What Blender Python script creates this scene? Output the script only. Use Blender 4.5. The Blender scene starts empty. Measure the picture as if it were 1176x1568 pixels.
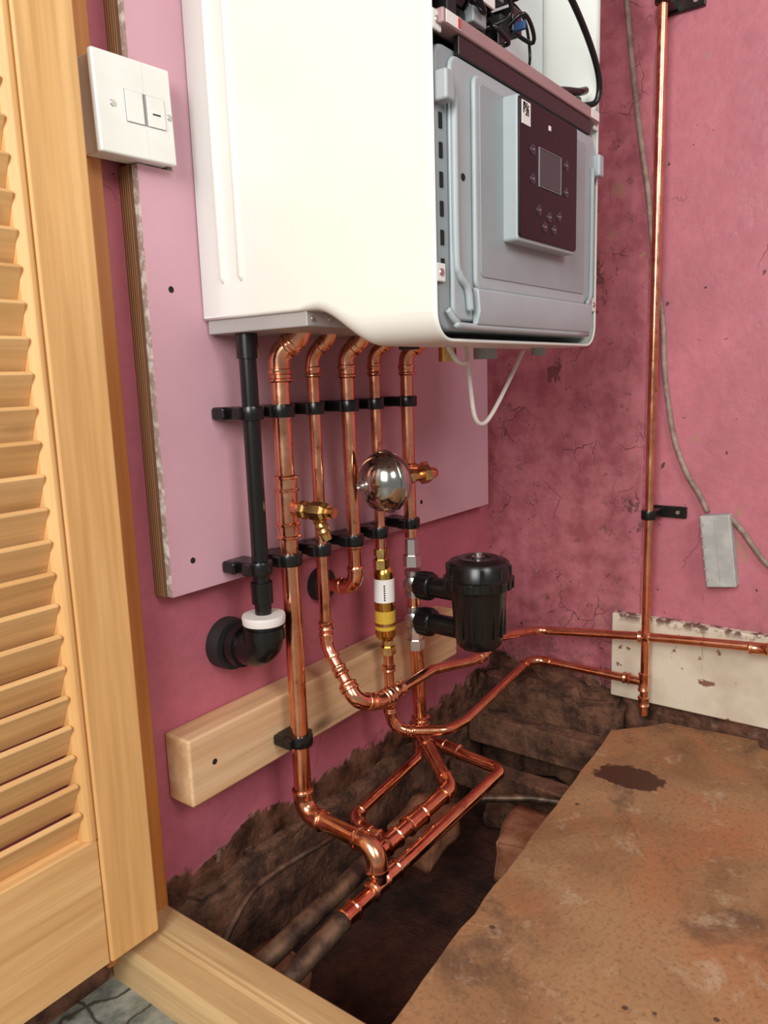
import bpy, bmesh, math, random
from mathutils import Vector, Matrix
random.seed(4)
sc=bpy.context.scene
V=Vector
# ---------------------------------------------------------------- materials
def MT(name,color=(.8,.8,.8),rough=.5,metal=0.,spec=None):
    m=bpy.data.materials.new(name);m.use_nodes=True
    b=m.node_tree.nodes['Principled BSDF']
    b.inputs['Base Color'].default_value=(*color,1);b.inputs['Roughness'].default_value=rough;b.inputs['Metallic'].default_value=metal
    if spec is not None: b.inputs['Specular IOR Level'].default_value=spec
    return m
class G:
    def __init__(s,m): s.m=m;s.nt=m.node_tree;s.b=s.nt.nodes['Principled BSDF'];s.g=s.nt.nodes.new('ShaderNodeNewGeometry')
    def L(s,a,b): s.nt.links.new(a,b)
    def pos(s,scale=(1,1,1),loc=(0,0,0),rot=(0,0,0)):
        n=s.nt.nodes.new('ShaderNodeMapping');s.L(s.g.outputs['Position'],n.inputs['Vector'])
        n.inputs['Scale'].default_value=scale;n.inputs['Location'].default_value=loc;n.inputs['Rotation'].default_value=rot;return n.outputs[0]
    def noise(s,vec,scale,detail=4,rough=.55,dist=0):
        n=s.nt.nodes.new('ShaderNodeTexNoise');s.L(vec,n.inputs['Vector']);n.inputs['Scale'].default_value=scale
        n.inputs['Detail'].default_value=detail;n.inputs['Roughness'].default_value=rough;n.inputs['Distortion'].default_value=dist;return n.outputs['Fac']
    def vor(s,vec,scale,feat='DISTANCE_TO_EDGE'):
        n=s.nt.nodes.new('ShaderNodeTexVoronoi');n.feature=feat;s.L(vec,n.inputs['Vector']);n.inputs['Scale'].default_value=scale;return n.outputs['Distance'],n
    def ramp(s,fac,a,b,va=0.,vb=1.):
        n=s.nt.nodes.new('ShaderNodeMapRange');s.L(fac,n.inputs[0]);n.inputs[1].default_value=a;n.inputs[2].default_value=b;n.inputs[3].default_value=va;n.inputs[4].default_value=vb;return n.outputs[0]
    def math(s,op,a,b=None):
        n=s.nt.nodes.new('ShaderNodeMath');n.operation=op
        for i,q in enumerate((a,b)):
            if q is None: continue
            if isinstance(q,(int,float)): n.inputs[i].default_value=q
            else: s.L(q,n.inputs[i])
        return n.outputs[0]
    def mix(s,fac,a,b,mode='MIX'):
        n=s.nt.nodes.new('ShaderNodeMix');n.data_type='RGBA';n.blend_type=mode
        for i,q in ((0,fac),(6,a),(7,b)):
            if isinstance(q,tuple): n.inputs[i].default_value=(*q,1)
            elif isinstance(q,(int,float)): n.inputs[i].default_value=q
            else: s.L(q,n.inputs[i])
        return n.outputs[2]
    def add(s,a,b):
        n=s.nt.nodes.new('ShaderNodeVectorMath');n.operation='ADD';s.L(a,n.inputs[0]);s.L(b,n.inputs[1]);return n.outputs[0]
    def sep(s):
        n=s.nt.nodes.new('ShaderNodeSeparateXYZ');s.L(s.g.outputs['Position'],n.inputs[0]);return n.outputs
    def col(s,c): s.L(c,s.b.inputs['Base Color'])
    def rough(s,c): s.L(c,s.b.inputs['Roughness'])
    def bump(s,h,strength=.3,dist=.002):
        n=s.nt.nodes.new('ShaderNodeBump');s.L(h,n.inputs['Height']);n.inputs['Strength'].default_value=strength;n.inputs['Distance'].default_value=dist;s.L(n.outputs[0],s.b.inputs['Normal'])
    def warp(s,amount,scale):
        n=s.nt.nodes.new('ShaderNodeTexNoise');n.inputs['Scale'].default_value=scale;n.inputs['Detail'].default_value=4;s.L(s.g.outputs['Position'],n.inputs['Vector'])
        m=s.nt.nodes.new('ShaderNodeVectorMath');m.operation='SCALE';s.L(n.outputs['Color'],m.inputs[0]);m.inputs['Scale'].default_value=amount
        return s.add(s.g.outputs['Position'],m.outputs[0])

def pink(name,base,kind):
    m=MT(name,base,.5);g=G(m);p=g.g.outputs['Position'];xyz=g.sep()
    n1=g.noise(p,7,5);n2=g.noise(p,60,4);n3=g.noise(p,22,6,.6)
    c=g.mix(g.ramp(n1,.35,.65),tuple(k*.88 for k in base),tuple(min(1,k*1.10) for k in base))
    c=g.mix(g.ramp(n2,.35,.7,0,.22),c,tuple(k*.6 for k in base))
    w=g.warp(.07,14)
    d,_=g.vor(w,6.5);crack=g.math('MULTIPLY',g.ramp(d,.0,.007,1,0),g.ramp(g.noise(p,5,2),.58,.64))
    d2,_=g.vor(w,15);crack2=g.math('MULTIPLY',g.ramp(d2,.0,.015,1,0),g.ramp(g.noise(p,9,2),.52,.62))
    chips=g.ramp(g.noise(p,34,5,.6),.70,.712)
    nicks=g.ramp(g.noise(g.pos((1,1,1),(5,5,5)),48,3,.6),.705,.715)
    if kind=='back':
        roughm=g.ramp(g.math('ADD',xyz[1],g.math('MULTIPLY',g.math('SUBTRACT',n3,.5),.02)),-.322,-.305)
        c=g.mix(roughm,c,g.mix(g.ramp(n3,.36,.6),(.35,.095,.12),(.51,.165,.20)))
        dk=g.math('MULTIPLY',roughm,g.ramp(g.noise(p,34,9,.78),.575,.62))
        c=g.mix(g.math('MULTIPLY',dk,.7),c,(.17,.055,.05))
        dk2=g.math('MULTIPLY',roughm,g.ramp(g.noise(g.pos((1,1,.6),(1,2,3)),11,8,.7),.62,.645))
        c=g.mix(g.math('MULTIPLY',dk2,.8),c,(.12,.045,.035))
        line=g.math('MULTIPLY',g.ramp(g.math('ABSOLUTE',g.math('ADD',xyz[1],.315)),0,.003,1,0),g.ramp(n3,.42,.5))
        c=g.mix(g.math('MULTIPLY',line,.6),c,(.14,.045,.045))
        tan=g.math('MULTIPLY',g.ramp(g.noise(p,14,7,.72),.60,.63),g.ramp(g.noise(p,4,2),.48,.58))
        c=g.mix(g.math('MULTIPLY',tan,.8),c,(.38,.23,.14))
        low=g.math('MULTIPLY',g.ramp(xyz[2],.30,.12),g.ramp(g.noise(p,24,6,.7),.5,.6))
        c=g.mix(g.math('MULTIPLY',low,.5),c,(.17,.08,.06))
        crack=g.math('MAXIMUM',g.math('MULTIPLY',crack,.4),g.math('MULTIPLY',crack2,roughm))
    else:
        crack=g.math('MULTIPLY',crack,.6); roughm=None
    c=g.mix(g.math('MULTIPLY',crack,.7),c,(.10,.035,.035))
    c=g.mix(chips,c,(.46,.24,.17));c=g.mix(nicks,c,(.10,.04,.035))
    zz=g.math('ADD',xyz[2],g.math('MULTIPLY',g.math('SUBTRACT',g.noise(p,12,6,.65),.5),.12 if kind=='left' else .15))
    bare=g.ramp(zz,.022 if kind=='left' else .05,.030 if kind=='left' else .06,1,0)
    bc=g.mix(g.ramp(n3,.4,.62),(.045,.02,.012),(.20,.085,.05))
    bc=g.mix(g.ramp(g.noise(p,30,3),.6,.7),bc,(.27,.16,.11))
    c=g.mix(bare,c,bc)
    g.col(c);g.rough(g.ramp(n3,.3,.7,.36,.7))
    h=g.math('ADD',g.math('MULTIPLY',n3,.8),g.math('MULTIPLY',n2,.3))
    h=g.math('SUBTRACT',h,g.math('MULTIPLY',crack,.8))
    h=g.math('ADD',h,g.math('MULTIPLY',bare,g.math('MULTIPLY',n3,3)))
    g.bump(h,.6 if kind=='back' else .45,.004)
    return m
PINKL=pink('pink_paint_left',(.49,.13,.175),'left')
PINKB=pink('pink_paint_back',(.54,.17,.215),'back')

def wood(name,c1,c2,axis,scale=1.,rough=.5,knots=True):
    m=MT(name,c1,rough);g=G(m)
    sv=[38*scale]*3; sv['xyz'.index(axis)]=2.2*scale
    n=g.noise(g.pos(tuple(sv)),1,6,.6,.4)
    sv2=[110*scale]*3; sv2['xyz'.index(axis)]=4*scale
    n2=g.noise(g.pos(tuple(sv2)),1,3)
    c=g.mix(g.ramp(n,.35,.68),c1,c2)
    c=g.mix(g.ramp(n2,.4,.75,0,.45),c,tuple(k*.62 for k in c2))
    if knots:
        ks=[9]*3;ks['xyz'.index(axis)]=4
        d,_=g.vor(g.pos(tuple(ks)),1,'F1')
        c=g.mix(g.ramp(d,.05,.13,.85,0),c,tuple(k*.3 for k in c2))
    g.col(c);g.bump(n2,.15,.001);return m
PINE_Z=wood('pine_vertical',(.80,.475,.195),(.66,.34,.11),'z')
PINE_X=wood('pine_slat',(.80,.50,.22),(.64,.345,.125),'x')
JAMB=wood('orange_pine',(.60,.235,.055),(.44,.145,.03),'z',rough=.4)
BATT=wood('sawn_timber',(.78,.53,.31),(.60,.34,.16),'x',.8)
SILL=wood('sill_timber',(.62,.43,.22),(.46,.28,.12),'y',.9)

m=MT('copper',(.80,.36,.21),.2,1);g=G(m);p=g.g.outputs['Position']
c=g.mix(g.ramp(g.noise(p,28,5,.6),.4,.7),(.90,.43,.26),(.66,.25,.13))
c=g.mix(g.ramp(g.noise(p,90,3),.60,.74,0,.65),c,(.28,.09,.045))
g.col(c);g.rough(g.ramp(g.noise(p,40,4),.3,.75,.11,.34));COPPER=m
m=MT('old_copper',(.12,.07,.045),.5,.7);g=G(m);p=g.g.outputs['Position']
g.col(g.mix(g.ramp(g.noise(p,35,5),.4,.65),(.07,.045,.035),(.26,.16,.10)));OLD=m
m=MT('brass',(.78,.52,.20),.25,1);g=G(m);g.col(g.mix(g.ramp(g.noise(g.g.outputs['Position'],60,3),.4,.7),(.74,.50,.19),(.44,.26,.09)));BRASS=m
GOLD=MT('gold_anodised',(.62,.38,.08),.22,1)
CHROME=MT('brushed_steel',(.50,.48,.45),.16,1)
NICKEL=MT('nickel',(.58,.55,.52),.3,1)
BLACK=MT('black_plastic',(.006,.006,.006),.27)
BLACKM=MT('black_plastic_matt',(.015,.015,.015),.55)
DARK=MT('hole_dark',(.01,.008,.007),.9)
def plain(name,c,rough,var=.06,sc_=18,metal=0.):
    m=MT(name,c,rough,metal);g=G(m)
    g.col(g.mix(g.ramp(g.noise(g.g.outputs['Position'],sc_,3),.35,.7),tuple(k*(1-var) for k in c),tuple(min(1,k*(1+var*.4)) for k in c)));return m
WHITE=plain('boiler_white',(.80,.815,.765),.3,.03,6)
SWWHITE=plain('switch_white',(.80,.79,.75),.35)
GREY=plain('grey_plastic',(.31,.345,.36),.45)
GREYL=plain('grey_plastic_light',(.39,.435,.455),.4)
GREYD=plain('grey_metal_tray',(.38,.36,.35),.4)
BAR=plain('bar_pink_reflection',(.38,.235,.235),.35)  # metal bar, with its pink reflection put into the base colour
INNER=plain('inner_panel',(.66,.69,.69),.4)
DISP=MT('display_black',(.012,.005,.008),.3,0,.22)
SCREEN=MT('lcd',(.05,.055,.06),.25,0,.35)
PRINT=MT('display_print',(.26,.25,.25),.5)
BTN=MT('button_black',(.03,.02,.025),.35)
LABEL=MT('paper_label',(.80,.78,.74),.6)
REDL=MT('red_print',(.6,.05,.04),.6)
YEL=MT('yellow_label',(.58,.36,.04),.4)
ORANGE=MT('orange_conn',(.7,.2,.03),.5);BLUE=MT('blue_conn',(.02,.07,.20),.5)
WIRE=plain('cable_dirty',(.34,.25,.20),.6,.4,60)
WIREW=plain('cable_white',(.75,.70,.66),.45)
BOXG=plain('box_grey',(.50,.51,.48),.6,.2,30)
m=MT('plasterboard_face',(.60,.33,.40),.7);g=G(m);p=g.g.outputs['Position']
c=g.mix(g.ramp(g.noise(p,5,4),.3,.7),(.56,.305,.365),(.64,.36,.425))
c=g.mix(g.ramp(g.noise(p,18,6,.7),.68,.76,0,.5),c,(.58,.26,.18));g.col(c);g.bump(g.noise(p,200,2),.08,.001);PB=m
m=MT('gypsum_edge',(.55,.47,.42),.9);g=G(m);p=g.g.outputs['Position']
g.col(g.mix(g.ramp(g.noise(p,90,4),.36,.52),(.74,.68,.62),(.42,.31,.26)));g.bump(g.noise(p,120,4),.8,.003);GYP=m
m=MT('ply_edge',(.4,.24,.11),.8);g=G(m);xyz=g.sep()
s_=g.math('SINE',g.math('MULTIPLY',xyz[1],1700.));g.col(g.mix(g.ramp(s_,-.4,.4),(.16,.075,.035),(.42,.24,.10)));PLY=m
m=MT('skirting_paint',(.60,.54,.42),.55);g=G(m);p=g.g.outputs['Position'];xyz=g.sep()
st=g.noise(g.pos((1,75,7)),1,4,.5)
c=g.mix(g.ramp(g.noise(p,14,5),.4,.7),(.74,.67,.53),(.60,.51,.38))
mask=g.math('MULTIPLY',g.ramp(st,.62,.67),g.math('MULTIPLY',g.ramp(xyz[1],-.37,-.42),g.ramp(xyz[2],.10,.15)))
c=g.mix(g.math('MULTIPLY',mask,.85),c,(.16,.07,.035))
c=g.mix(g.ramp(g.noise(p,30,5),.645,.67),c,(.24,.12,.08))
edge=g.math('MULTIPLY',g.ramp(xyz[2],.176,.19),g.ramp(g.noise(p,60,4),.45,.55));c=g.mix(edge,c,(.15,.07,.05))
g.col(c);g.bump(g.noise(p,40,4),.2,.002);SKIRT=m
m=MT('chipboard',(.38,.2,.09),.75);g=G(m);p=g.g.outputs['Position'];xyz=g.sep()
c=g.mix(g.ramp(g.noise(p,4.5,6,.62,.6),.36,.62),(.25,.12,.052),(.41,.235,.11))
c=g.mix(g.ramp(g.noise(g.pos((1,1,1),(3.4,2.2,0)),4.5,5,.6,.8),.47,.64,0,.75),c,(.44,.175,.07))
c=g.mix(g.ramp(g.noise(g.pos((1,1,1),(7,1,0)),6,7,.7,.5),.55,.66,0,.75),c,(.11,.06,.036))
c=g.mix(g.ramp(g.noise(g.pos((1,1,1),(1,9,0)),13,8,.75,.5),.56,.66,0,.55),c,(.56,.43,.29))
c=g.mix(g.ramp(g.noise(p,160,3,.7),.5,.75,0,.6),c,(.12,.06,.03))
sp,_=g.vor(g.pos((1,1,1),(.3,.7,0)),26,'F1');c=g.mix(g.math('MULTIPLY',g.ramp(sp,.07,.10,1,0),g.ramp(g.noise(p,8,2),.5,.56)),c,(.10,.05,.03))
dx=g.math('ADD',xyz[0],.245);dy=g.math('ADD',xyz[1],.383)
dist=g.math('SQRT',g.math('ADD',g.math('POWER',g.math('ABSOLUTE',g.math('MULTIPLY',dx,1.4)),2.),g.math('POWER',g.math('ABSOLUTE',dy),2.)))
dist=g.math('ADD',dist,g.math('MULTIPLY',g.math('SUBTRACT',g.noise(p,24,4),.5),.08))
wet=g.ramp(dist,.050,.054,1,0)
c=g.mix(g.math('MULTIPLY',wet,.9),c,(.045,.010,.004));g.col(c)
g.rough(g.math('SUBTRACT',.8,g.math('MULTIPLY',wet,.2)));g.bump(g.noise(p,120,4),.3,.0015);CHIP=m
m=MT('soil',(.06,.03,.02),.95);g=G(m);p=g.g.outputs['Position']
g.col(g.mix(g.ramp(g.noise(p,14,6,.65),.38,.66),(.028,.009,.005),(.12,.038,.018)));g.bump(g.noise(p,30,6,.7),1,.02);SOIL=m
m=MT('brick_dusty',(.3,.12,.06),.9);g=G(m);p=g.g.outputs['Position']
g.col(g.mix(g.ramp(g.noise(p,20,6,.65),.38,.64),(.24,.075,.03),(.36,.17,.09)));g.bump(g.noise(p,50,6,.7),.8,.006);BRICK=m
m=MT('rubble',(.25,.18,.12),.95);g=G(m);p=g.g.outputs['Position']
g.col(g.mix(g.ramp(g.noise(p,20,8,.72),.38,.62),(.045,.018,.01),(.22,.10,.055)));g.bump(g.noise(p,35,6,.7),1,.01);RUB=m
m=MT('vinyl_stone',(.3,.32,.28),.5);g=G(m);p=g.warp(.05,12)
d,vn=g.vor(p,15)
c=g.mix(g.ramp(g.noise(g.g.outputs['Position'],30,6,.7),.35,.65),(.11,.125,.105),(.33,.33,.28));c=g.mix(g.ramp(d,.01,.04,1,0),c,(.06,.05,.04));g.col(c);STONE=m

# ---------------------------------------------------------------- geometry helpers
def link(o,parent=None):
    sc.collection.objects.link(o)
    if parent: o.parent=parent
    return o
def empty(name,loc=(0,0,0)):
    e=bpy.data.objects.new(name,None);e.empty_display_size=.02;link(e);return e
def mesh(name,bm,mat,parent=None,smooth=False,bev=0,seg=2):
    bmesh.ops.recalc_face_normals(bm,faces=bm.faces)
    me=bpy.data.meshes.new(name);bm.to_mesh(me);bm.free()
    for mm in (mat if isinstance(mat,list) else [mat]): me.materials.append(mm)
    if smooth: me.shade_smooth()
    o=bpy.data.objects.new(name,me);link(o,parent)
    if bev:
        b=o.modifiers.new('bevel','BEVEL');b.width=bev;b.segments=seg;b.limit_method='ANGLE';b.angle_limit=.6
        if not smooth:
            me.shade_smooth()
        b.harden_normals=True
    return o
def bbox(bm,x0,x1,y0,y1,z0,z1,M=None):
    v=[bm.verts.new((x,y,z)) for x in (x0,x1) for y in (y0,y1) for z in (z0,z1)]
    for f in ((0,1,3,2),(4,6,7,5),(0,4,5,1),(2,3,7,6),(0,2,6,4),(1,5,7,3)): bm.faces.new([v[i] for i in f])
    if M is not None:
        for q in v: q.co=M@q.co
    return v
def box(name,x0,x1,y0,y1,z0,z1,mat,parent=None,bev=.0015):
    bm=bmesh.new();bbox(bm,x0,x1,y0,y1,z0,z1);return mesh(name,bm,mat,parent,bev=bev)
def prism(name,poly,axis,a,b,mat,parent=None,bev=.0015,smooth=False):
    bm=bmesh.new();i='xyz'.index(axis);o=[k for k in range(3) if k!=i]
    def P(q,t):
        c=[0,0,0];c[i]=t;c[o[0]]=q[0];c[o[1]]=q[1];return bm.verts.new(c)
    A=[P(q,a) for q in poly];B=[P(q,b) for q in poly]
    bm.faces.new(A);bm.faces.new(B[::-1])
    n=len(poly)
    for k in range(n): bm.faces.new((A[k],B[k],B[(k+1)%n],A[(k+1)%n]))
    return mesh(name,bm,mat,parent,bev=bev,smooth=smooth)
def fillet(pts,rad,n=8):
    pts=[V(p) for p in pts];out=[pts[0]];arcs=[]
    for k in range(1,len(pts)-1):
        a,b,c=pts[k-1],pts[k],pts[k+1];u=(a-b);w=(c-b);lu,lw=u.length,w.length;u.normalize();w.normalize()
        ang=u.angle(w)
        if ang>3.05: out.append(b);continue
        t=min(rad/math.tan(ang/2),lu*.48,lw*.48);r=t*math.tan(ang/2)
        bis=(u+w).normalized();cen=b+bis*(r/math.sin(ang/2))
        s=(b+u*t-cen).normalized();e=(b+w*t-cen).normalized();th=s.angle(e);arc=[]
        for j in range(n+1):
            f=j/n
            q=(s*math.sin((1-f)*th)+e*math.sin(f*th))/math.sin(th)
            arc.append(cen+q*r)
        out+=arc;arcs.append((arc,u,w))
    out.append(pts[-1]);return out,arcs
def sweep(bm,pts,r,seg=20,cap=True):
    pts=[V(p) for p in pts];P=[pts[0]]
    for q in pts[1:]:
        if (q-P[-1]).length>1e-5: P.append(q)
    pts=P;n=len(pts);rs=r if isinstance(r,list) else [r]*n
    T=[]
    for k in range(n):
        d=(pts[min(k+1,n-1)]-pts[max(k-1,0)]);T.append(d.normalized())
    up=V((0,0,1)) if abs(T[0].z)<.9 else V((1,0,0));N=(up-T[0]*up.dot(T[0])).normalized()
    rings=[]
    for k in range(n):
        N=(N-T[k]*N.dot(T[k])).normalized();B=T[k].cross(N)
        rings.append([bm.verts.new(pts[k]+(N*math.cos(2*math.pi*j/seg)+B*math.sin(2*math.pi*j/seg))*rs[k]) for j in range(seg)])
    for k in range(n-1):
        for j in range(seg):
            f=bm.faces.new((rings[k][j],rings[k][(j+1)%seg],rings[k+1][(j+1)%seg],rings[k+1][j]));f.smooth=True
    if cap:
        bm.faces.new(rings[0][::-1]);bm.faces.new(rings[-1])
def smoothpath(pts,n=8):
    pts=[V(p) for p in pts];out=[]
    Q=[pts[0]*2-pts[1]]+pts+[pts[-1]*2-pts[-2]]
    for k in range(1,len(Q)-2):
        a,b,c,d=Q[k-1:k+3]
        for j in range(n):
            t=j/n;out.append(.5*((2*b)+(c-a)*t+(2*a-5*b+4*c-d)*t*t+(3*b-a-3*c+d)*t**3))
    out.append(pts[-1]);return out
def lathe_bm(bm,prof,origin,axis,seg=32):
    origin=V(origin);ax=V(axis).normalized();up=V((0,0,1)) if abs(ax.z)<.9 else V((1,0,0))
    N=(up-ax*up.dot(ax)).normalized();B=ax.cross(N);rings=[]
    for t,r in prof:
        if r<1e-6: rings.append([bm.verts.new(origin+ax*t)])
        else: rings.append([bm.verts.new(origin+ax*t+(N*math.cos(2*math.pi*j/seg)+B*math.sin(2*math.pi*j/seg))*r) for j in range(seg)])
    for a,b in zip(rings,rings[1:]):
        for j in range(seg):
            if len(a)==1 and len(b)==1: continue
            if len(a)==1: f=bm.faces.new((a[0],b[j],b[(j+1)%seg]))
            elif len(b)==1: f=bm.faces.new((a[j],b[0],a[(j+1)%seg]))
            else: f=bm.faces.new((a[j],a[(j+1)%seg],b[(j+1)%seg],b[j]))
    if len(rings[0])>1: bm.faces.new(rings[0][::-1])
    if len(rings[-1])>1: bm.faces.new(rings[-1])
def autosmooth(o,ang=.6):
    me=o.data;me.shade_smooth()
    bm=bmesh.new();bm.from_mesh(me)
    for e in bm.edges:
        if len(e.link_faces)==2 and e.calc_face_angle(0)>ang: e.smooth=False
    bm.to_mesh(me);bm.free()
def lathe(name,prof,origin,axis,mat,parent=None,seg=32,ang=.6):
    bm=bmesh.new();lathe_bm(bm,prof,origin,axis,seg);o=mesh(name,bm,mat,parent);autosmooth(o,ang);return o
def collar(bm,p,d,r,L=.016,k=1.2):
    d=V(d).normalized();R=r*k;b=r*.16
    prof=[(-L/2-.001,r*.98),(-L/2,R*.97),(-L/2+.0015,R+b),(-L/2+.0035,R+b),(-L/2+.005,R),(L/2-.005,R),(L/2-.0035,R+b),(L/2-.0015,R+b),(L/2,R*.97),(L/2+.001,r*.98)]
    lathe_bm(bm,prof,p,d,20)
def pipe(name,pts,r,mat=None,bend=.02,fit=True,extra=(),parent=None,skip=()):
    bm=bmesh.new();path,arcs=fillet(pts,bend);sweep(bm,path,r)
    if fit:
        for k,(arc,u,w) in enumerate(arcs):
            if k in skip: continue
            e=r*.75
            a=[arc[0]+u*e]+arc+[arc[-1]+w*e];sweep(bm,a,r*1.16)
            for q,d in ((arc[0]+u*e,u),(arc[-1]+w*e,w)):
                R=r*1.16;lathe_bm(bm,[(-.003,R*.98),(-.002,R*1.10),(.0012,R*1.12),(.003,R*1.04),(.0035,r*.98)],q,d,20)
    for (q,d,L) in extra: collar(bm,q,d,r,L)
    o=mesh(name,bm,mat or COPPER,parent);autosmooth(o,.7);return o

# ---------------------------------------------------------------- room shell
box('wall_left',-1.9,.08,0,.08,-.3,2.0,PINKL,bev=0)
box('wall_back',0,.08,-1.5,0,-.3,2.0,PINKB,bev=0)
random.seed(11)
fl=[(-.018,-.372),(-.055,-.345),(-.100,-.300),(-.16,-.306)]
x=-.2
while x>-.84: fl.append((x,-.308-.037*(-x-.2)/.65+random.uniform(-.0018,.0018)));x-=.03
fl+=[(-.846,-.345),(-.846,-1.5),(-.034,-1.5),(-.034,-.548),(-.028,-.532),(-.004,-.524),(-.008,-.46),(-.014,-.42)]
prism('floor',fl,'z',-.02,0,CHIP,bev=.002)
box('floor_void_ground',-.85,0,-.42,0,-.3,-.2,SOIL,bev=0)
box('floor_support_wall',-.85,0,-1.5,-.42,-.3,-.021,SOIL,bev=0)
box('floor_outside',-2.4,-.915,-1.8,0,-.16,-.055,STONE,bev=0)
box('trim_1',-.935,-.847,-.014,0,-.03,1.9,JAMB,bev=.002)
prism('trim_2',[(-.922,-.06),(-.922,-.012),(-.918,-.006),(-.888,-.006),(-.886,-.002),(-.882,-.002),(-.880,0),(-.850,0),(-.846,-.004),(-.846,-.2),(-.915,-.2)],'y',-1.5,-.0005,SILL,bev=.001)
bm=bmesh.new();bbox(bm,-.02,0,-1.5,-.269,.030,.192);o=mesh('baseboard_back',bm,SKIRT,bev=.003)
from mathutils import noise as mn
def rock(name,loc,size,mat,rot=0,rough=.006,tilt=(0,0),sub=5,parent=None,freq=22):
    bm=bmesh.new();bmesh.ops.create_cube(bm,size=1)
    bmesh.ops.bevel(bm,geom=list(bm.edges),offset=.04,segments=2,affect='EDGES')
    bmesh.ops.subdivide_edges(bm,edges=bm.edges,cuts=sub,use_grid_fill=True)
    for v in bm.verts:
        v.co=V((v.co.x*size[0],v.co.y*size[1],v.co.z*size[2]))
        q=v.co*freq+V((loc[0]*50,loc[1]*31,loc[2]*7));v.co+=V((mn.noise(q),mn.noise(q+V((9,3,1))),mn.noise(q+V((2,8,5)))))*rough
        q=q*2.7;v.co+=V((mn.noise(q),mn.noise(q+V((9,3,1))),mn.noise(q+V((2,8,5)))))*rough*.4
    M=Matrix.Translation(loc)@Matrix.Rotation(rot,4,'Z')@Matrix.Rotation(tilt[0],4,'X')@Matrix.Rotation(tilt[1],4,'Y')
    for v in bm.verts: v.co=M@v.co
    return mesh(name,bm,mat,parent,smooth=True)
rock('rubble_ledge',(-.028,-.150,-.09),(.070,.29,.24),RUB,0,.020,sub=9)
rock('rubble_ledge',(-.42,-.002,-.125),(.84,.03,.21),RUB,0,.014,sub=14)
rock('brick',(-.365,-.262,-.095),(.120,.070,.065),BRICK,.25,.005,(.03,.05))
rock('brick',(-.41,-.100,-.105),(.11,.080,.06),BRICK,.1,.005,(.05,-.03))
rock('brick',(-.80,-.32,-.170),(.07,.16,.06),BRICK,.5,.006)
rock('brick',(-.77,-.075,-.165),(.12,.08,.08),BRICK,-.1,.006,(.06,.1))
rock('brick',(-.15,-.20,-.165),(.11,.2,.07),RUB,.1,.010)
box('floor_joist',-.125,-.085,-.41,-.02,-.085,-.025,RUB,bev=.003)
box('floor_joist',-.215,-.175,-.41,-.03,-.13,-.085,RUB,bev=.003)

# ---------------------------------------------------------------- plasterboard on ply
pb=empty('plasterboard_panel')
poly=[(-.815,.388),(-.053,.384),(-.053,1.9),(-.815,1.9),(-.815,.966),(-.768,.966),(-.768,.868),(-.815,.868)]
def facecol(o,axis,side_mat_idx):
    for p in o.data.polygons:
        if abs(p.normal[axis])<.7: p.material_index=side_mat_idx
o=prism('board_face',poly,'y',-.030,-.020,[PB,GYP],pb,bev=0)
facecol(o,1,1)
poly2=[(x-(.003 if x<-.8 else 0),z) for x,z in poly]
prism('ply_backing',poly2,'y',-.020,0,PLY,pb,bev=0)
for k,(x,z) in enumerate(((-.783,.740),(-.782,.426),(-.288,.423))):
    lathe('screw_hole_%d'%k,[(0,.0038),(.0006,.003),(.0003,0)],(x,-.030,z),(0,-1,0),DARK,pb,16)

# ---------------------------------------------------------------- fused switch
sw=empty('fused_wall_switch')
M=Matrix.Translation((-.8235,0,.915))@Matrix.Rotation(math.radians(-1.5),4,'Y')
def swbox(name,x0,x1,y0,y1,z0,z1,mat,bev=.001):
    bm=bmesh.new();bbox(bm,x0,x1,y0,y1,z0,z1,M);return mesh(name,bm,mat,sw,bev=bev,seg=3)
swbox('back_box',-.044,.044,-.040,-.0145,-.046,.046,SWWHITE,.002)
swbox('face_plate',-.0480,.0460,-.049,-.0405,-.0480,.0480,SWWHITE,.0025)
swbox('rocker',-.014,.007,-.0505,-.049,-.014,.016,SWWHITE,.001)
swbox('fuse_carrier',.012,.034,-.0505,-.049,-.014,.016,SWWHITE,.001)
swbox('rocker_shadow_gap',-.0146,.0346,-.0492,-.0489,-.0146,.0166,GREYD,0)
swbox('module_line',.0092,.0097,-.0492,-.049,-.047,.047,INNER,0)
swbox('fuse_slot',.018,.028,-.0507,-.0505,-.002,-.0005,DARK,0)
for x in(-.029,.041):
    q=M@V((x,-.049,0));lathe('plate_screw',[(0,.0035),(.0008,.003),(.0009,0)],q,(0,-1,0),NICKEL,sw,16)

# ---------------------------------------------------------------- louvre door
dr=empty('louvre_door')
box('stile_hinge',-.953,-.890,-.054,-.022,.010,1.9,PINE_Z,dr,.003)
prof=[(-.953,-.026),(-.953,-.050),(-.956,-.0525),(-.960,-.0525),(-.963,-.050),(-.9645,-.046),(-.967,-.044),(-.967,-.026)]
prism('stile_bead',prof,'z',.160,1.9,PINE_Z,dr,.001)
box('stile_far',-1.50,-1.435,-.054,-.022,.010,1.9,PINE_Z,dr,.002)
box('bottom_rail',-1.435,-.9535,-.051,-.025,.010,.160,PINE_X,dr,.002)
box('top_rail',-1.435,-.9535,-.051,-.025,1.80,1.9,PINE_X,dr,.002)
bm=bmesh.new();z=.172
while z<1.79:
    Mx=Matrix.Translation((-1.194,-.038,z+.006))@Matrix.Rotation(math.radians(-64),4,'X')
    bbox(bm,-.241,.228,-.0195,.0195,-.0035,.0035,Mx);z+=.0325
mesh('slats',bm,PINE_X,dr,bev=.002)

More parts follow.
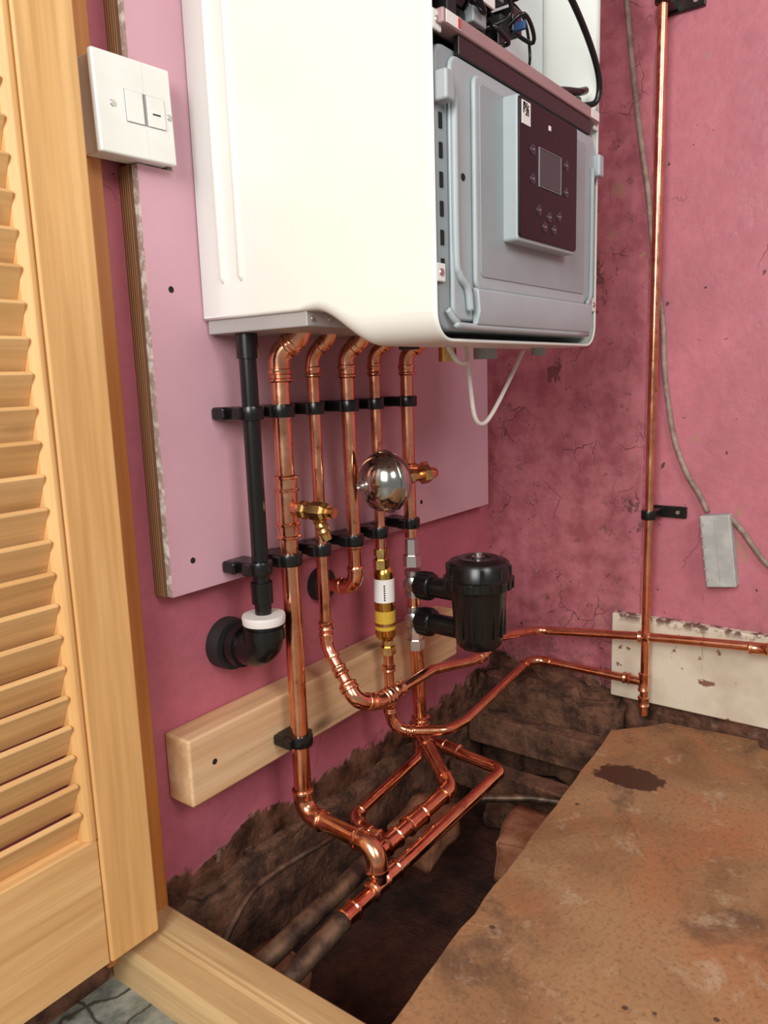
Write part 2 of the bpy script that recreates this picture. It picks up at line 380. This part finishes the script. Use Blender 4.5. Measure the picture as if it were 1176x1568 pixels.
# ---------------------------------------------------------------- boiler
bo=empty('wall_hung_boiler');bo.location=(-.0728,-.0401,.0340);bo.scale=(.9465,.9465,.9465)
X0,X1,YF,ZT=-.705,-.288,-.334,1.42
def zb(y):
    if y<=-.250: return .668
    if y>=-.168: return .711
    t=(y+.250)/.082;t=t*t*(3-2*t);return .668+.043*t
def rr(y):
    return .030 if y<-.25 else max(.004,.030-.026*(y+.25)/.10)
def profile(y,off=0.):
    r=rr(y)
    z0=zb(y);pts=[(X0+off,ZT-off),(X0+off,z0+r+off)]
    n=8
    for j in range(n+1):
        a=math.pi+ (math.pi/2)*j/n;pts.append((X0+r+math.cos(a)*(r-off),z0+r+math.sin(a)*(r-off)))
    for j in range(n+1):
        a=1.5*math.pi+(math.pi/2)*j/n;pts.append((X1-r+math.cos(a)*(r-off),z0+r+math.sin(a)*(r-off)))
    pts.append((X1-off,ZT-off));return pts
bm=bmesh.new();ys=[-.334,-.332,-.328,-.30,-.27]+[-.25+.082*k/12 for k in range(13)]+[-.15,-.12,-.06,.0085]
rings=[]
for y in ys:
    off=.0015 if y==-.334 else 0
    rings.append([bm.verts.new((x,y,z)) for x,z in profile(y,off)])
for a,b in zip(rings,rings[1:]):
    for j in range(len(a)-1): bm.faces.new((a[j],a[j+1],b[j+1],b[j]))
    bm.faces.new((a[-1],a[0],b[0],b[-1]))
o=mesh('casing',bm,WHITE,bo,smooth=True);autosmooth(o,.7)
s=o.modifiers.new('t','SOLIDIFY');s.thickness=.003;s.offset=-1
for nm,y,z0,z1 in(('side_rib_a',-.030,.750,ZT),('side_rib_b',-.062,.750,ZT)):
    bm=bmesh.new();sweep(bm,[(X0+.0022,y,z0),(X0+.0012,y,z0+.008),(X0+.0012,y,z1-.01)],[.0012,.0052,.0052],14);mesh(nm,bm,WHITE,bo,smooth=True)
box('bottom_tray',-.700,-.293,-.158,.008,.694,.7125,GREYD,bo,.002)
for x in(-.690,-.66): lathe('tray_screw',[(0,.003),(.0015,.0025),(.0018,0)],(x,-.158,.703),(0,-1,0),NICKEL,bo,12)
box('bottom_plate',-.70,-.293,-.325,-.165,.7155,.718,GREYD,bo,0)
box('chassis_back',-.70,-.293,-.20,-.195,.97,1.41,BLACKM,bo,.001)
box('inner_white_panel',-.540,-.298,-.256,-.252,.965,1.40,INNER,bo,.001)
def rrect(x0,x1,z0,z1,r,n=5):
    P=[]
    for cx,cz,a0 in((x1-r,z1-r,0),(x0+r,z1-r,90),(x0+r,z0+r,180),(x1-r,z0+r,270)):
        for j in range(n+1):
            a=math.radians(a0+90*j/n);P.append((cx+r*math.cos(a),cz+r*math.sin(a)))
    return P
prism('control_tray',rrect(-.694,-.297,.680,.948,.016),'y',-.330,-.290,GREY,bo,.004)
prism('control_tray_skin',rrect(-.676,-.306,.690,.940,.014),'y',-.336,-.330,GREYL,bo,.003)
prism('tray_raised_panel',rrect(-.640,-.346,.722,.930,.010),'y',-.342,-.336,GREYL,bo,.003)
prism('tray_inner_recess',rrect(-.632,-.356,.735,.922,.006),'y',-.3432,-.342,GREY,bo,.0008)
prism('tray_lower_lip',[(-.336,.685),(-.3365,.725),(-.344,.722),(-.346,.700),(-.342,.686)],'x',-.640,-.330,GREYL,bo,.002)
prism('display_block',rrect(-.583,-.430,.775,.922,.004),'y',-.360,-.342,GREYL,bo,.002)
prism('display_face',rrect(-.582,-.430,.779,.920,.004),'y',-.3625,-.360,DISP,bo,.001)
prism('display_screen',rrect(-.535,-.480,.838,.876,.002),'y',-.3635,-.3625,SCREEN,bo,.0004)
for k,(x0,x1,z0,z1) in enumerate(((-.536,-.479,.8765,.8772),(-.536,-.479,.8368,.8375),(-.5367,-.536,.8365,.8775),(-.479,-.4783,.8365,.8775))):
    box('screen_line_%d'%k,x0,x1,-.3637,-.3625,z0,z1,PRINT,bo,0)
kk=0
for (x,z) in ((-.551,.872),(-.551,.842),(-.462,.872),(-.462,.842),(-.535,.812),(-.508,.808),(-.481,.812),(-.520,.796),(-.495,.796)):
    kk+=1;lathe('button_%d'%kk,[(0,.0062),(.0008,.0058),(.001,.0045),(.0006,0)],(x,-.3625,z),(0,-1,0),BTN,bo,20)
    box('icon_%d'%kk,x-.002,x+.002,-.3640,-.3630,z-.0006,z+.0006,PRINT,bo,0)
box('maker_mark',-.511,-.506,-.3632,-.3625,.900,.905,LABEL,bo,0)
box('qr_label',-.578,-.558,-.3632,-.3625,.893,.916,LABEL,bo,0)
bm=bmesh.new()
for i in range(7):
    for j in range(7):
        if random.random()<.5: bbox(bm,-.5755+i*.0018,-.5755+i*.0018+.0017,-.3636,-.3632,.902+j*.0018,.902+j*.0018+.0017)
mesh('qr_code',bm,DARK,bo)
bm=bmesh.new();z=.735
for k in range(7): bbox(bm,-.690,-.685,-.3315,-.330,z,z+.014);z+=.027
mesh('tray_slots',bm,DARK,bo)
for k,(x,z) in enumerate(((-.690,.905),(-.303,.905))):
    box('tray_clip_%d'%k,x-.008,x+.008,-.345,-.325,z-.014,z+.014,GREYL,bo,.003)
lathe('tray_screw_a',[(0,.004),(.001,.003),(.0005,0)],(-.655,-.336,.83),(0,-1,0),DARK,bo,14)
bm=bmesh.new();sweep(bm,smoothpath([(-.672,-.337,.900),(-.672,-.337,.76),(-.668,-.338,.735),(-.655,-.340,.722),(-.650,-.340,.700)]),.004,10);mesh('tray_rail',bm,GREYL,bo,smooth=True)
bm=bmesh.new();sweep(bm,smoothpath([(-.320,-.338,.900),(-.320,-.338,.76),(-.322,-.338,.735),(-.338,-.340,.724)]),.003,10);mesh('tray_rail_b',bm,GREYL,bo,smooth=True)
bm=bmesh.new();sweep(bm,smoothpath([(-.685,-.334,.700),(-.672,-.337,.688),(-.64,-.338,.684),(-.33,-.338,.684)]),.0035,10);mesh('tray_rail_c',bm,GREYL,bo,smooth=True)
box('cross_bar',-.694,-.300,-.340,-.320,.959,.973,BAR,bo,.002)
box('cross_bar_lip',-.694,-.300,-.325,-.300,.9735,.9755,BAR,bo,0)
box('black_gap_strip',-.662,-.325,-.3375,-.331,.9405,.9585,BLACK,bo,.001)  # solid black strip stands for the dark gap below the cross bar
for k,x in enumerate((-.676,-.318)): box('warning_label_%d'%k,x-.013,x+.013,-.3406,-.340,.9605,.9715,LABEL,bo,0);
box('warning_mark',-.668,-.664,-.3411,-.3406,.9615,.9705,REDL,bo,0)
for k,(x,z) in enumerate(((-.695,.962),(-.695,.735),(-.297,.962),(-.297,.725))):
    box('lug_%d'%k,x-.008,x+.008,-.334,-.331,z-.009,z+.009,WHITE,bo,.002)
    lathe('lug_screw_%d'%k,[(0,.004),(.001,.0035),(.0012,0)],(x,-.334,z),(0,-1,0),NICKEL,bo,14)
box('pcb_cover',-.685,-.560,-.280,-.257,.976,1.15,BLACKM,bo,.003)
random.seed(7)
for k in range(46):
    x=random.uniform(-.675,-.49);z=random.uniform(.982,1.10);w=random.uniform(.016,.032);h=random.uniform(.010,.028);d=random.uniform(.012,.045)
    box('connector_%d'%k,x-w/2,x+w/2,-.281-d,-.2581,z-h/2,z+h/2,[BLACK,BLACKM,BLACK,BLACKM,BLACK,BLACKM,GREY][k%7],bo,.002)
box('orange_connector',-.655,-.640,-.330,-.290,1.045,1.050,ORANGE,bo,.001)
box('blue_connector',-.505,-.500,-.330,-.290,1.015,1.024,BLUE,bo,.001)
box('component_label',-.60,-.575,-.331,-.328,1.01,1.03,LABEL,bo,.001)
for k in range(14):
    x=random.uniform(-.67,-.50);z=random.uniform(.99,1.08)
    pts=[(x,-.30,z),(x+random.uniform(-.02,.03),-.328,z+random.uniform(-.02,.02)),(x+random.uniform(-.02,.05),-.322,z+random.uniform(-.01,.05)),(x+random.uniform(-.03,.05),-.285,z+random.uniform(-.01,.08))]
    bm=bmesh.new();sweep(bm,smoothpath(pts),.0024,8);mesh('wire_%d'%k,bm,BLACK if k%6 else WIREW,bo,smooth=True)
for nm,pts,r in(('black_cable',[(-.52,-.27,1.22),(-.455,-.32,1.12),(-.41,-.338,1.085),(-.350,-.343,1.045),(-.314,-.343,1.01),(-.310,-.338,.985),(-.33,-.325,.977)],.004),
                ('thin_cable',[(-.52,-.30,1.06),(-.47,-.31,1.045),(-.45,-.31,1.01),(-.46,-.31,.985),(-.47,-.30,.978)],.0018),
                ('cable_b',[(-.41,-.315,.978),(-.37,-.32,.987),(-.34,-.325,.992),(-.315,-.325,1.0)],.005),
                ('cable_c',[(-.43,-.29,.979),(-.36,-.30,.985),(-.31,-.31,.990)],.009)):
    bm=bmesh.new();sweep(bm,smoothpath(pts),r,10);mesh(nm,bm,BLACK,bo,smooth=True)
for k,(x,y,r,z0,z1) in enumerate(((-.56,-.20,.013,.668,.71),(-.43,-.235,.016,.655,.672),(-.47,-.20,.012,.653,.715),(-.36,-.28,.010,.658,.672))):
    lathe('under_fitting_%d'%k,[(0,r),(z1-z0,r)],(x,y,z0),(0,0,1),[BLACKM,GREY,BRASS,GREY][k],bo,20)
for k,pts in enumerate(([(-.505,-.25,.668),(-.497,-.25,.62),(-.487,-.25,.582),(-.468,-.25,.570),(-.440,-.25,.582),(-.39,-.25,.625),(-.345,-.25,.668)],
    [(-.60,-.28,.668),(-.585,-.285,.650),(-.555,-.28,.650),(-.54,-.27,.668)])):
    bm=bmesh.new();sweep(bm,smoothpath(pts),.003,10);mesh('white_cable_%d'%k,bm,WIREW,bo,smooth=True)

# ---------------------------------------------------------------- pipes
Y=-.075
wp=empty('black_waste_pipe')
bm=bmesh.new();sweep(bm,[(-.715,Y,.690),(-.715,Y,.345)],.0105);mesh('pipe',bm,BLACK,wp)
lathe('top_socket',[(0,.013),(.03,.013),(.031,.0105)],(-.715,Y,.662),(0,0,1),BLACK,wp)
lathe('socket_b',[(0,.0105),(.001,.0135),(.028,.0135),(.029,.0105)],(-.715,Y,.362),(0,0,1),BLACK,wp)
lathe('white_collar',[(0,.020),(0,.0265),(.008,.0275),(.011,.0265),(.012,.012)],(-.715,Y,.337),(0,0,1),WIREW,wp)
path,_=fillet([(-.715,Y,.340),(-.715,Y,.302),(-.715,0.0,.296)],.022)
bm=bmesh.new();sweep(bm,path,.0235,28);mesh('trap_elbow',bm,BLACK,wp)
lathe('trap_nut',[(0,.0235),(.001,.0265),(.016,.0265),(.017,.0235)],(-.715,Y,.316),(0,0,1),BLACK,wp)
lathe('trap_ring',[(0,.0235),(.001,.0275),(.012,.0275),(.013,.0235)],(-.715,-.040,.2995),(0,1,0),BLACK,wp)
lathe('wall_sleeve',[(0,.0235),(0,.033),(.010,.034),(.020,.034)],(-.715,-.0205,.298),(0,1,0),BLACKM,wp)
for o in list(wp.children): autosmooth(o,.6)

Z=V((0,0,1))
def top(x,r,dx=.010,dy=-.026): return [(x+dx,Y+dy,.712),(x+dx,Y+dy,.688),(x,Y,.668)]
pipe('copper_pipe',top(-.663,.0115,.014)+[(-.662,Y,.050),(-.670,-.205,.050),(-.675,-.210,.006)],.0118,bend=.024,
     extra=[((-.662,Y,.506),Z,.022),((-.662,Y,.446),Z,.022),((-.662,Y,.476),Z,.05),((-.662,Y,.640),Z,.014)])
pipe('copper_pipe',top(-.602,.0078)+[(-.599,Y,.270),(-.606,-.130,.204),(-.565,-.138,.190),(-.525,-.134,.188),(-.421,-.132,.187),(-.300,-.130,.160),(-.250,-.130,.158),(-.205,-.130,.174),(-.048,-.130,.142),(-.048,-.338,.166),(-.050,-.80,.205)],.0079,bend=.03,skip=(5,6,7,8,9,10),
     extra=[((-.599,Y,.300),Z,.014),((-.601,Y,.645),Z,.014),((-.515,-.134,.188),(1,0,0),.022),((-.05,-.338,.166),(0,1,-.1),.02),((-.05,-.525,.180),(0,1,-.08),.03),((-.265,-.130,.158),(1,0,0),.018),((-.602,-.100,.240),(-.1,-.6,-.75),.014)])
pipe('copper_pipe',[(-.604,-.112,.226),(-.606,-.130,.204),(-.565,-.138,.190),(-.532,-.1345,.188)],.0098,bend=.02,extra=[((-.604,-.116,.221),(-.1,-.6,-.75),.012),((-.54,-.135,.188),(1,.1,0),.014)])
pipe('copper_pipe',top(-.532,.0098)+[(-.529,Y,.338),(-.527,.0,.332)],.0098,bend=.022,extra=[((-.530,Y,.405),Z,.018),((-.531,Y,.645),Z,.018)])
pipe('copper_pipe',top(-.469,.0076)+[(-.467,Y,.380)],.0078,bend=.018,extra=[((-.467,Y,.405),Z,.012),((-.469,Y,.645),Z,.014)])
pipe('copper_pipe',[(-.457,Y,.222),(-.457,Y,.085),(-.405,-.150,.085),(-.350,-.150,.080),(-.052,-.122,.084),(-.050,-.338,.082)],.0078,bend=.03,skip=(1,2),extra=[((-.457,Y,.125),Z,.018),((-.457,Y,.190),Z,.012),((-.44,-.10,.085),(.55,-.8,0),.012),((-.05,-.31,.083),(0,1,0),.014)])
pipe('copper_pipe',top(-.388,.0096,.014)+[(-.387,Y,.385)],.0098,bend=.022,extra=[((-.387,Y,.487),Z,.03),((-.387,Y,.645),Z,.016)])
pipe('copper_pipe',[(-.380,Y,.200),(-.372,Y,.045),(-.432,-.168,.004),(-.615,-.168,.0)],.0112,bend=.024,extra=[((-.372,Y,.07),Z,.016),((-.53,-.168,.001),(1,0,0),.04),((-.59,-.168,0),(1,0,0),.03)])
pipe('copper_pipe',[(-.050,-.340,1.9),(-.050,-.342,.02)],.0076,extra=[((-.05,-.341,.082),Z,.035),((-.05,-.341,.045),Z,.02)])
pipe('copper_pipe',[(-.300,.0,.0),(-.318,-.100,.0),(-.332,-.206,.0),(-.745,-.210,-.002)],.0098,bend=.02,skip=(0,),extra=[((-.316,-.10,0),(.1,1,0),.035),((-.648,-.209,0),(1,0,0),.03),((-.735,-.21,-.002),(1,0,0),.025),((-.675,-.21,.0),(1,0,0),.03)])
pipe('copper_pipe',[(-.33,-.04,.0),(-.372,-.067,.0),(-.575,-.088,.0),(-.592,-.155,.0)],.0082,bend=.02,skip=(0,),extra=[((-.59,-.14,0),(0,1,0),.02)])
pipe('old_supply_pipe',[(-.620,-.168,.0),(-.66,-.168,-.004),(-.92,-.160,-.03)],.0125,OLD,bend=.05,fit=False)
pipe('old_supply_pipe',[(-.747,-.210,-.002),(-.92,-.208,-.025)],.0125,OLD,fit=False)
pipe('old_supply_pipe',[(-.30,-.13,-.09),(-.25,-.22,-.085),(-.20,-.40,-.08)],.007,OLD,bend=.05,fit=False)
bm=bmesh.new();sweep(bm,smoothpath([(-.55,-.06,-.03),(-.643,-.091,0),(-.70,-.083,0),(-.752,-.079,-.002),(-.80,-.09,-.006),(-.90,-.12,-.05)]),.0045,12);mesh('earth_cable',bm,OLD,smooth=True)
lathe('pipe_sleeve',[(0,.016),(0,.024),(.014,.025)],(-.527,-.014,.332),(0,1,0),BLACKM)
dv=empty('drain_valve')
D=(0,-1,0)
lathe('stub',[(0,.0085),(.018,.0085)],(-.662,Y-.008,.474),D,COPPER,dv)
lathe('body',[(0,.010),(.003,.012),(.010,.012),(.012,.009),(.020,.009),(.022,.0125),(.040,.0125),(.043,.009),(.047,.009),(.047,.0065),(.056,.0065),(.056,0)],(-.662,Y-.022,.474),D,BRASS,dv,8,.4)
bm=bmesh.new();lathe_bm(bm,[(0,.008),(.006,.007),(.008,.009),(.012,.007),(.016,.009),(.020,.007),(.024,.009),(.028,.0065),(.036,.006)],(-.658,Y-.046,.470),(.25,-.25,-1),20);o=mesh('hose_tail',bm,BRASS,dv);autosmooth(o)
ev=empty('mini_expansion_vessel')
c0=V((-.530,-.132,.4945));ax=V((-.93,.36,-.07)).normalized();R=.0415
prof=[]
for k in range(33):
    a=math.pi*k/32;t=-math.cos(a)*R*.84;r=math.sin(a)*R
    if t<-.006:prof.append((t-.002,r))
    elif t>-.0005: prof.append((t,r))
prof+=[(-.0065,R*.99),(-.006,R*1.05),(-.001,R*1.05),(-.0008,R*1.0)]
prof=sorted(prof);prof[0]=(prof[0][0],0);prof[-1]=(prof[-1][0],0)
lathe('shell',prof,c0,ax,CHROME,ev,48,.5)
lathe('air_valve',[(0,.0105),(.003,.0105),(.004,.006),(.007,.006),(.0075,.0045),(.0055,.0045),(.0055,0)],c0+ax*.0335,ax,NICKEL,ev,24)
lathe('neck_nut',[(0,.011),(.012,.011),(.012,.008),(.022,.008)],c0-ax*.034,-ax,BRASS,ev,6,.4)
e1=c0-ax*.054
path,_=fillet([c0-ax*.045,e1+V((.035,-.010,0)),V((-.387,Y,.489))],.018)
bm=bmesh.new();sweep(bm,path,.0078);o=mesh('connecting_tube',bm,COPPER,ev);autosmooth(o)
lathe('tee_cap',[(0,.010),(.02,.0105),(.021,.0125),(.03,.0125),(.031,.006),(.031,0)],(-.387,Y,.489),(.8,-.6,.05),COPPER,ev,16,.4)
lathe('lock_nut',[(0,.009),(0,.0135),(.012,.0135),(.012,.009)],e1+V((.006,-.004,0)),-ax,BRASS,ev,6,.4)
sf=empty('inline_scale_filter')
lathe('nut_top',[(0,.0085),(0,.0125),(.014,.0125),(.014,.009),(.020,.009),(.020,.011),(.03,.011)],(-.467,Y,.352),(0,0,1),BRASS,sf,6,.4)
lathe('canister',[(0,.008),(.004,.0135),(.008,.0155),(.105,.0155),(.112,.0135),(.118,.009)],(-.462,Y,.238),(0,0,1),GOLD,sf,32)
lathe('white_label',[(0,.0158),(.036,.0158)],(-.462,Y,.300),(0,0,1),LABEL,sf,32)
lathe('yellow_label',[(0,.0158),(.030,.0158)],(-.462,Y,.256),(0,0,1),YEL,sf,32)
lathe('label_print',[(0,.0160),(.005,.0160)],(-.462,Y,.262),(0,0,1),BRASS,sf,32)
lathe('nut_bottom',[(0,.0085),(0,.0125),(.012,.0125),(.012,.009),(.022,.009)],(-.457,Y,.214),(0,0,1),BRASS,sf,6,.4)
bm=bmesh.new()
for k in range(7):
    a=math.radians(218);x=-.462+math.cos(a)*.0158;y=Y+math.sin(a)*.0158
    Mx=Matrix.Translation((x,y,.304+k*.0036))@Matrix.Rotation(a,4,'Z');bbox(bm,-.0002,.0003,-.0012,.0012,0,.0022,Mx)
mesh('label_text',bm,DARK,sf)
mf=empty('magnetic_filter')
fx,fy,dz=-.392,-.199,.027
lathe('body',[(0,.010),(.002,.028),(.008,.034),(.020,.0365),(.09,.042),(.096,.044)],(fx,fy,.206+dz-.006),(0,0,1),BLACK,mf,40)
bm=bmesh.new();lathe_bm(bm,[(0,.044),(.001,.051),(.014,.052),(.016,.0495),(.034,.047),(.040,.043),(.042,.034),(.045,.030),(.045,.020),(.042,.018),(.042,0)],(fx,fy,.296+dz),(0,0,1),48);o=mesh('cap',bm,BLACK,mf);autosmooth(o)
bm=bmesh.new()
for k in range(20):
    a=2*math.pi*k/20;Mx=Matrix.Translation((fx,fy,.296+dz))@Matrix.Rotation(a,4,'Z');bbox(bm,.049,.0535,-.0035,.0035,.001,.015,Mx)
    if k%2==0: bbox(bm,.040,.0498,-.003,.003,.016,.035,Mx)
mesh('cap_grips',bm,BLACK,mf,bev=.001)
bm=bmesh.new()
for k in range(7):
    a=math.radians(170+k*25);Mx=Matrix.Translation((fx,fy,.222+dz))@Matrix.Rotation(a,4,'Z');bbox(bm,.035,.0405,-.0012,.0012,0,.060,Mx)
mesh('body_ribs',bm,BLACK,mf,bev=.0005)
lathe('bleed_screw',[(0,.010),(.004,.010),(.005,.006),(.010,.0055),(.010,0)],(fx,fy,.338+dz),(0,0,1),NICKEL,mf,24)
for k,zc in enumerate((.309,.250)):
    lathe('union_%d'%k,[(0,.012),(.008,.012),(.009,.019),(.012,.0215),(.034,.0215),(.037,.019),(.038,.016),(.085,.016)],(-.386,Y-.004,zc),(-.05,-1,0),BLACK,mf,24)
    bm=bmesh.new()
    for j in range(16):
        a=2*math.pi*j/16;bbox(bm,-.0015,.0015,-.111,-.092,.0195,.0228,Matrix.Translation((-.387,0,zc))@Matrix.Rotation(a,4,'Y'))
    mesh('union_grip_%d'%k,bm,BLACK,mf,bev=.0005)
    lathe('chrome_tee_%d'%k,[(0,.009),(.0,.0135),(.008,.0135),(.010,.0115),(.034,.0115),(.036,.0135),(.044,.0135)],(-.385,Y,zc-.022),(0,0,1),NICKEL,mf,24)
    lathe('chrome_arm_%d'%k,[(0,.011),(.018,.0115),(.018,.0)],(-.385,Y+.004,zc),(0,-1,0),NICKEL,mf,24)
    lathe('tee_plug_%d'%k,[(0,.0125),(.012,.0125),(.014,.009),(.014,0)],(-.385,Y,zc),(-1,-.25,0),NICKEL,mf,24)
lathe('chrome_nut_top',[(0,.0145),(.018,.0145),(.018,.011),(.044,.0105)],(-.386,Y,.338),(0,0,1),NICKEL,mf,6,.4)
lathe('chrome_nut_low',[(0,.0105),(0,.0145),(.016,.0145),(.016,.011),(.036,.011)],(-.381,Y,.198),(0,0,1),NICKEL,mf,6,.4)
lathe('link_tube',[(0,.0105),(.05,.0105)],(-.385,Y,.255),(0,0,1),COPPER,mf,24)

# ---------------------------------------------------------------- pipe clips
def clip(name,x,y,z,r,base,tab=0):
    e=empty(name)
    lathe('ring',[(0,r+.0003),(0,r+.0042),(.002,r+.005),(.014,r+.005),(.016,r+.0042),(.016,r+.0003)],(x,y,z-.008),(0,0,1),BLACK,e,24)
    box('foot',x-r-.004,x+r+.004,y+r*.6,base,z-.0075,z+.0075,BLACK,e,.0015)
    box('hinge_lug',x-r-.012,x-r-.002,y-.003,y+.010,z-.007,z+.007,BLACK,e,.0015)
    box('catch_lug',x+r+.002,x+r+.010,y-.002,y+.012,z-.006,z+.006,BLACK,e,.0015)
    if tab: box('fixing_strap',x-.012 if tab>0 else x-.020,x+tab if tab>0 else x,base-.012,base,z-.006,z+.006,BLACK,e,.0015)
    if tab<0: box('strap_end',x-.024,x-.012,base-.022,base,z-.008,z+.008,BLACK,e,.004)
    return e
P_=[(-.715,.0105),(-.663,.0118),(-.600,.0078),(-.530,.0098),(-.468,.0078),(-.387,.0098)]
for z in(.598,.408):
    for k,(x,r) in enumerate(P_):
        nx=P_[k+1][0]-x-.014 if k<5 else .022
        clip('pipe_clip',x,Y,z,r,-.030,tab=-1 if k==0 else nx)
clip('pipe_clip',-.661,Y,.158,.0118,-.046,tab=-1)
for z in(1.197,.387):
    e=empty('pipe_clip')
    lathe('ring',[(0,.0078),(0,.012),(.002,.0128),(.014,.0128),(.016,.012),(.016,.0078)],(-.050,-.341,z-.008),(0,0,1),BLACK,e,24)
    box('foot',-.044,-.004,-.352,-.330,z-.007,z+.007,BLACK,e,.0015)
    box('strap',-.008,0,-.392,-.320,z-.010,z+.010,BLACK,e,.0015)
    lathe('strap_screw',[(0,.004),(.002,.0035),(.002,0)],(-.008,-.378,z),(-1,0,0),NICKEL,e,12)

o=prism('timber_batten',[(-.823,.126),(-.205,.126),(-.205,.214),(-.823,.214)],'y',-.046,0,BATT,bev=.004)
lathe('screw_hole',[(0,.004),(.0006,.003),(.0003,0)],(-.785,-.046,.172),(0,-1,0),DARK,o,12)

bm=bmesh.new();sweep(bm,smoothpath([(-.005,-.24,1.5),(-.005,-.268,1.225),(-.005,-.290,1.05),(-.005,-.310,.928),(-.005,-.318,.86),(-.005,-.333,.76),(-.005,-.342,.704),(-.005,-.346,.64),(-.005,-.354,.58),(-.005,-.368,.51),(-.005,-.390,.455),(-.006,-.412,.42),(-.008,-.427,.392)]),.0046,12);mesh('wall_cable',bm,WIRE,smooth=True)
bm=bmesh.new();sweep(bm,smoothpath([(-.010,-.462,.388),(-.008,-.480,.368),(-.006,-.503,.335),(-.005,-.525,.310),(-.005,-.58,.275),(-.005,-.70,.24)]),.0046,12);mesh('wall_cable',bm,WIRE,smooth=True)
jb=empty('junction_box')
Mj=Matrix.Translation((0,-.449,.328))@Matrix.Rotation(math.radians(-7.5),4,'X')
def jbox(name,x0,x1,y0,y1,z0,z1,mat,bev=.0015):
    bm=bmesh.new();bbox(bm,x0,x1,y0,y1,z0,z1,Mj);return mesh(name,bm,mat,jb,bev=bev)
jbox('body',-.024,0,-.0245,.0245,-.062,.062,BOXG,.003)
jbox('lid',-.027,-.0242,-.0215,.0215,-.060,.060,BOXG,.001)
for k in range(6): jbox('vent_%d'%k,-.0276,-.0242,.017,.0228,-.050+k*.019,-.046+k*.019,GREYD,0)
jbox('lid_groove',-.0273,-.027,-.0005,.0003,-.055,.055,GREYD,0)
jbox('lid_notch_a',-.0275,-.0255,-.006,.006,.052,.058,BOXG,.001)
jbox('lid_notch_b',-.0275,-.0255,-.006,.006,-.058,-.052,BOXG,.001)

# ---------------------------------------------------------------- lights, world, camera
w=bpy.data.worlds.new('w');sc.world=w;w.use_nodes=True
bg=w.node_tree.nodes['Background'];bg.inputs[0].default_value=(1.0,.98,.95,1);bg.inputs[1].default_value=.27
def area(name,loc,target,size,power,col=(1,1,1),sy=None):
    l=bpy.data.lights.new(name,'AREA');l.energy=power;l.size=size;l.color=col
    if sy: l.shape='RECTANGLE';l.size_y=sy
    o=bpy.data.objects.new(name,l);link(o);o.location=loc
    o.rotation_euler=(V(target)-V(loc)).to_track_quat('-Z','Y').to_euler()
area('window_light',(-2.7,-.9,1.5),(-.4,-.1,.5),.9,50,(1,.985,.955),1.2)
area('room_light',(-1.5,-2.4,1.9),(-.4,-.1,.3),.8,25,(1,.975,.93),.8)
cam=bpy.data.cameras.new('camera');o=bpy.data.objects.new('camera',cam);link(o);sc.camera=o
o.location=(-1.36,-.75,.635);o.rotation_euler=(1.39625,.03208,-.93502)
cam.sensor_fit='VERTICAL';cam.sensor_height=36;cam.lens=1170/1568*36;cam.clip_start=.01
sc.view_settings.view_transform='Standard'
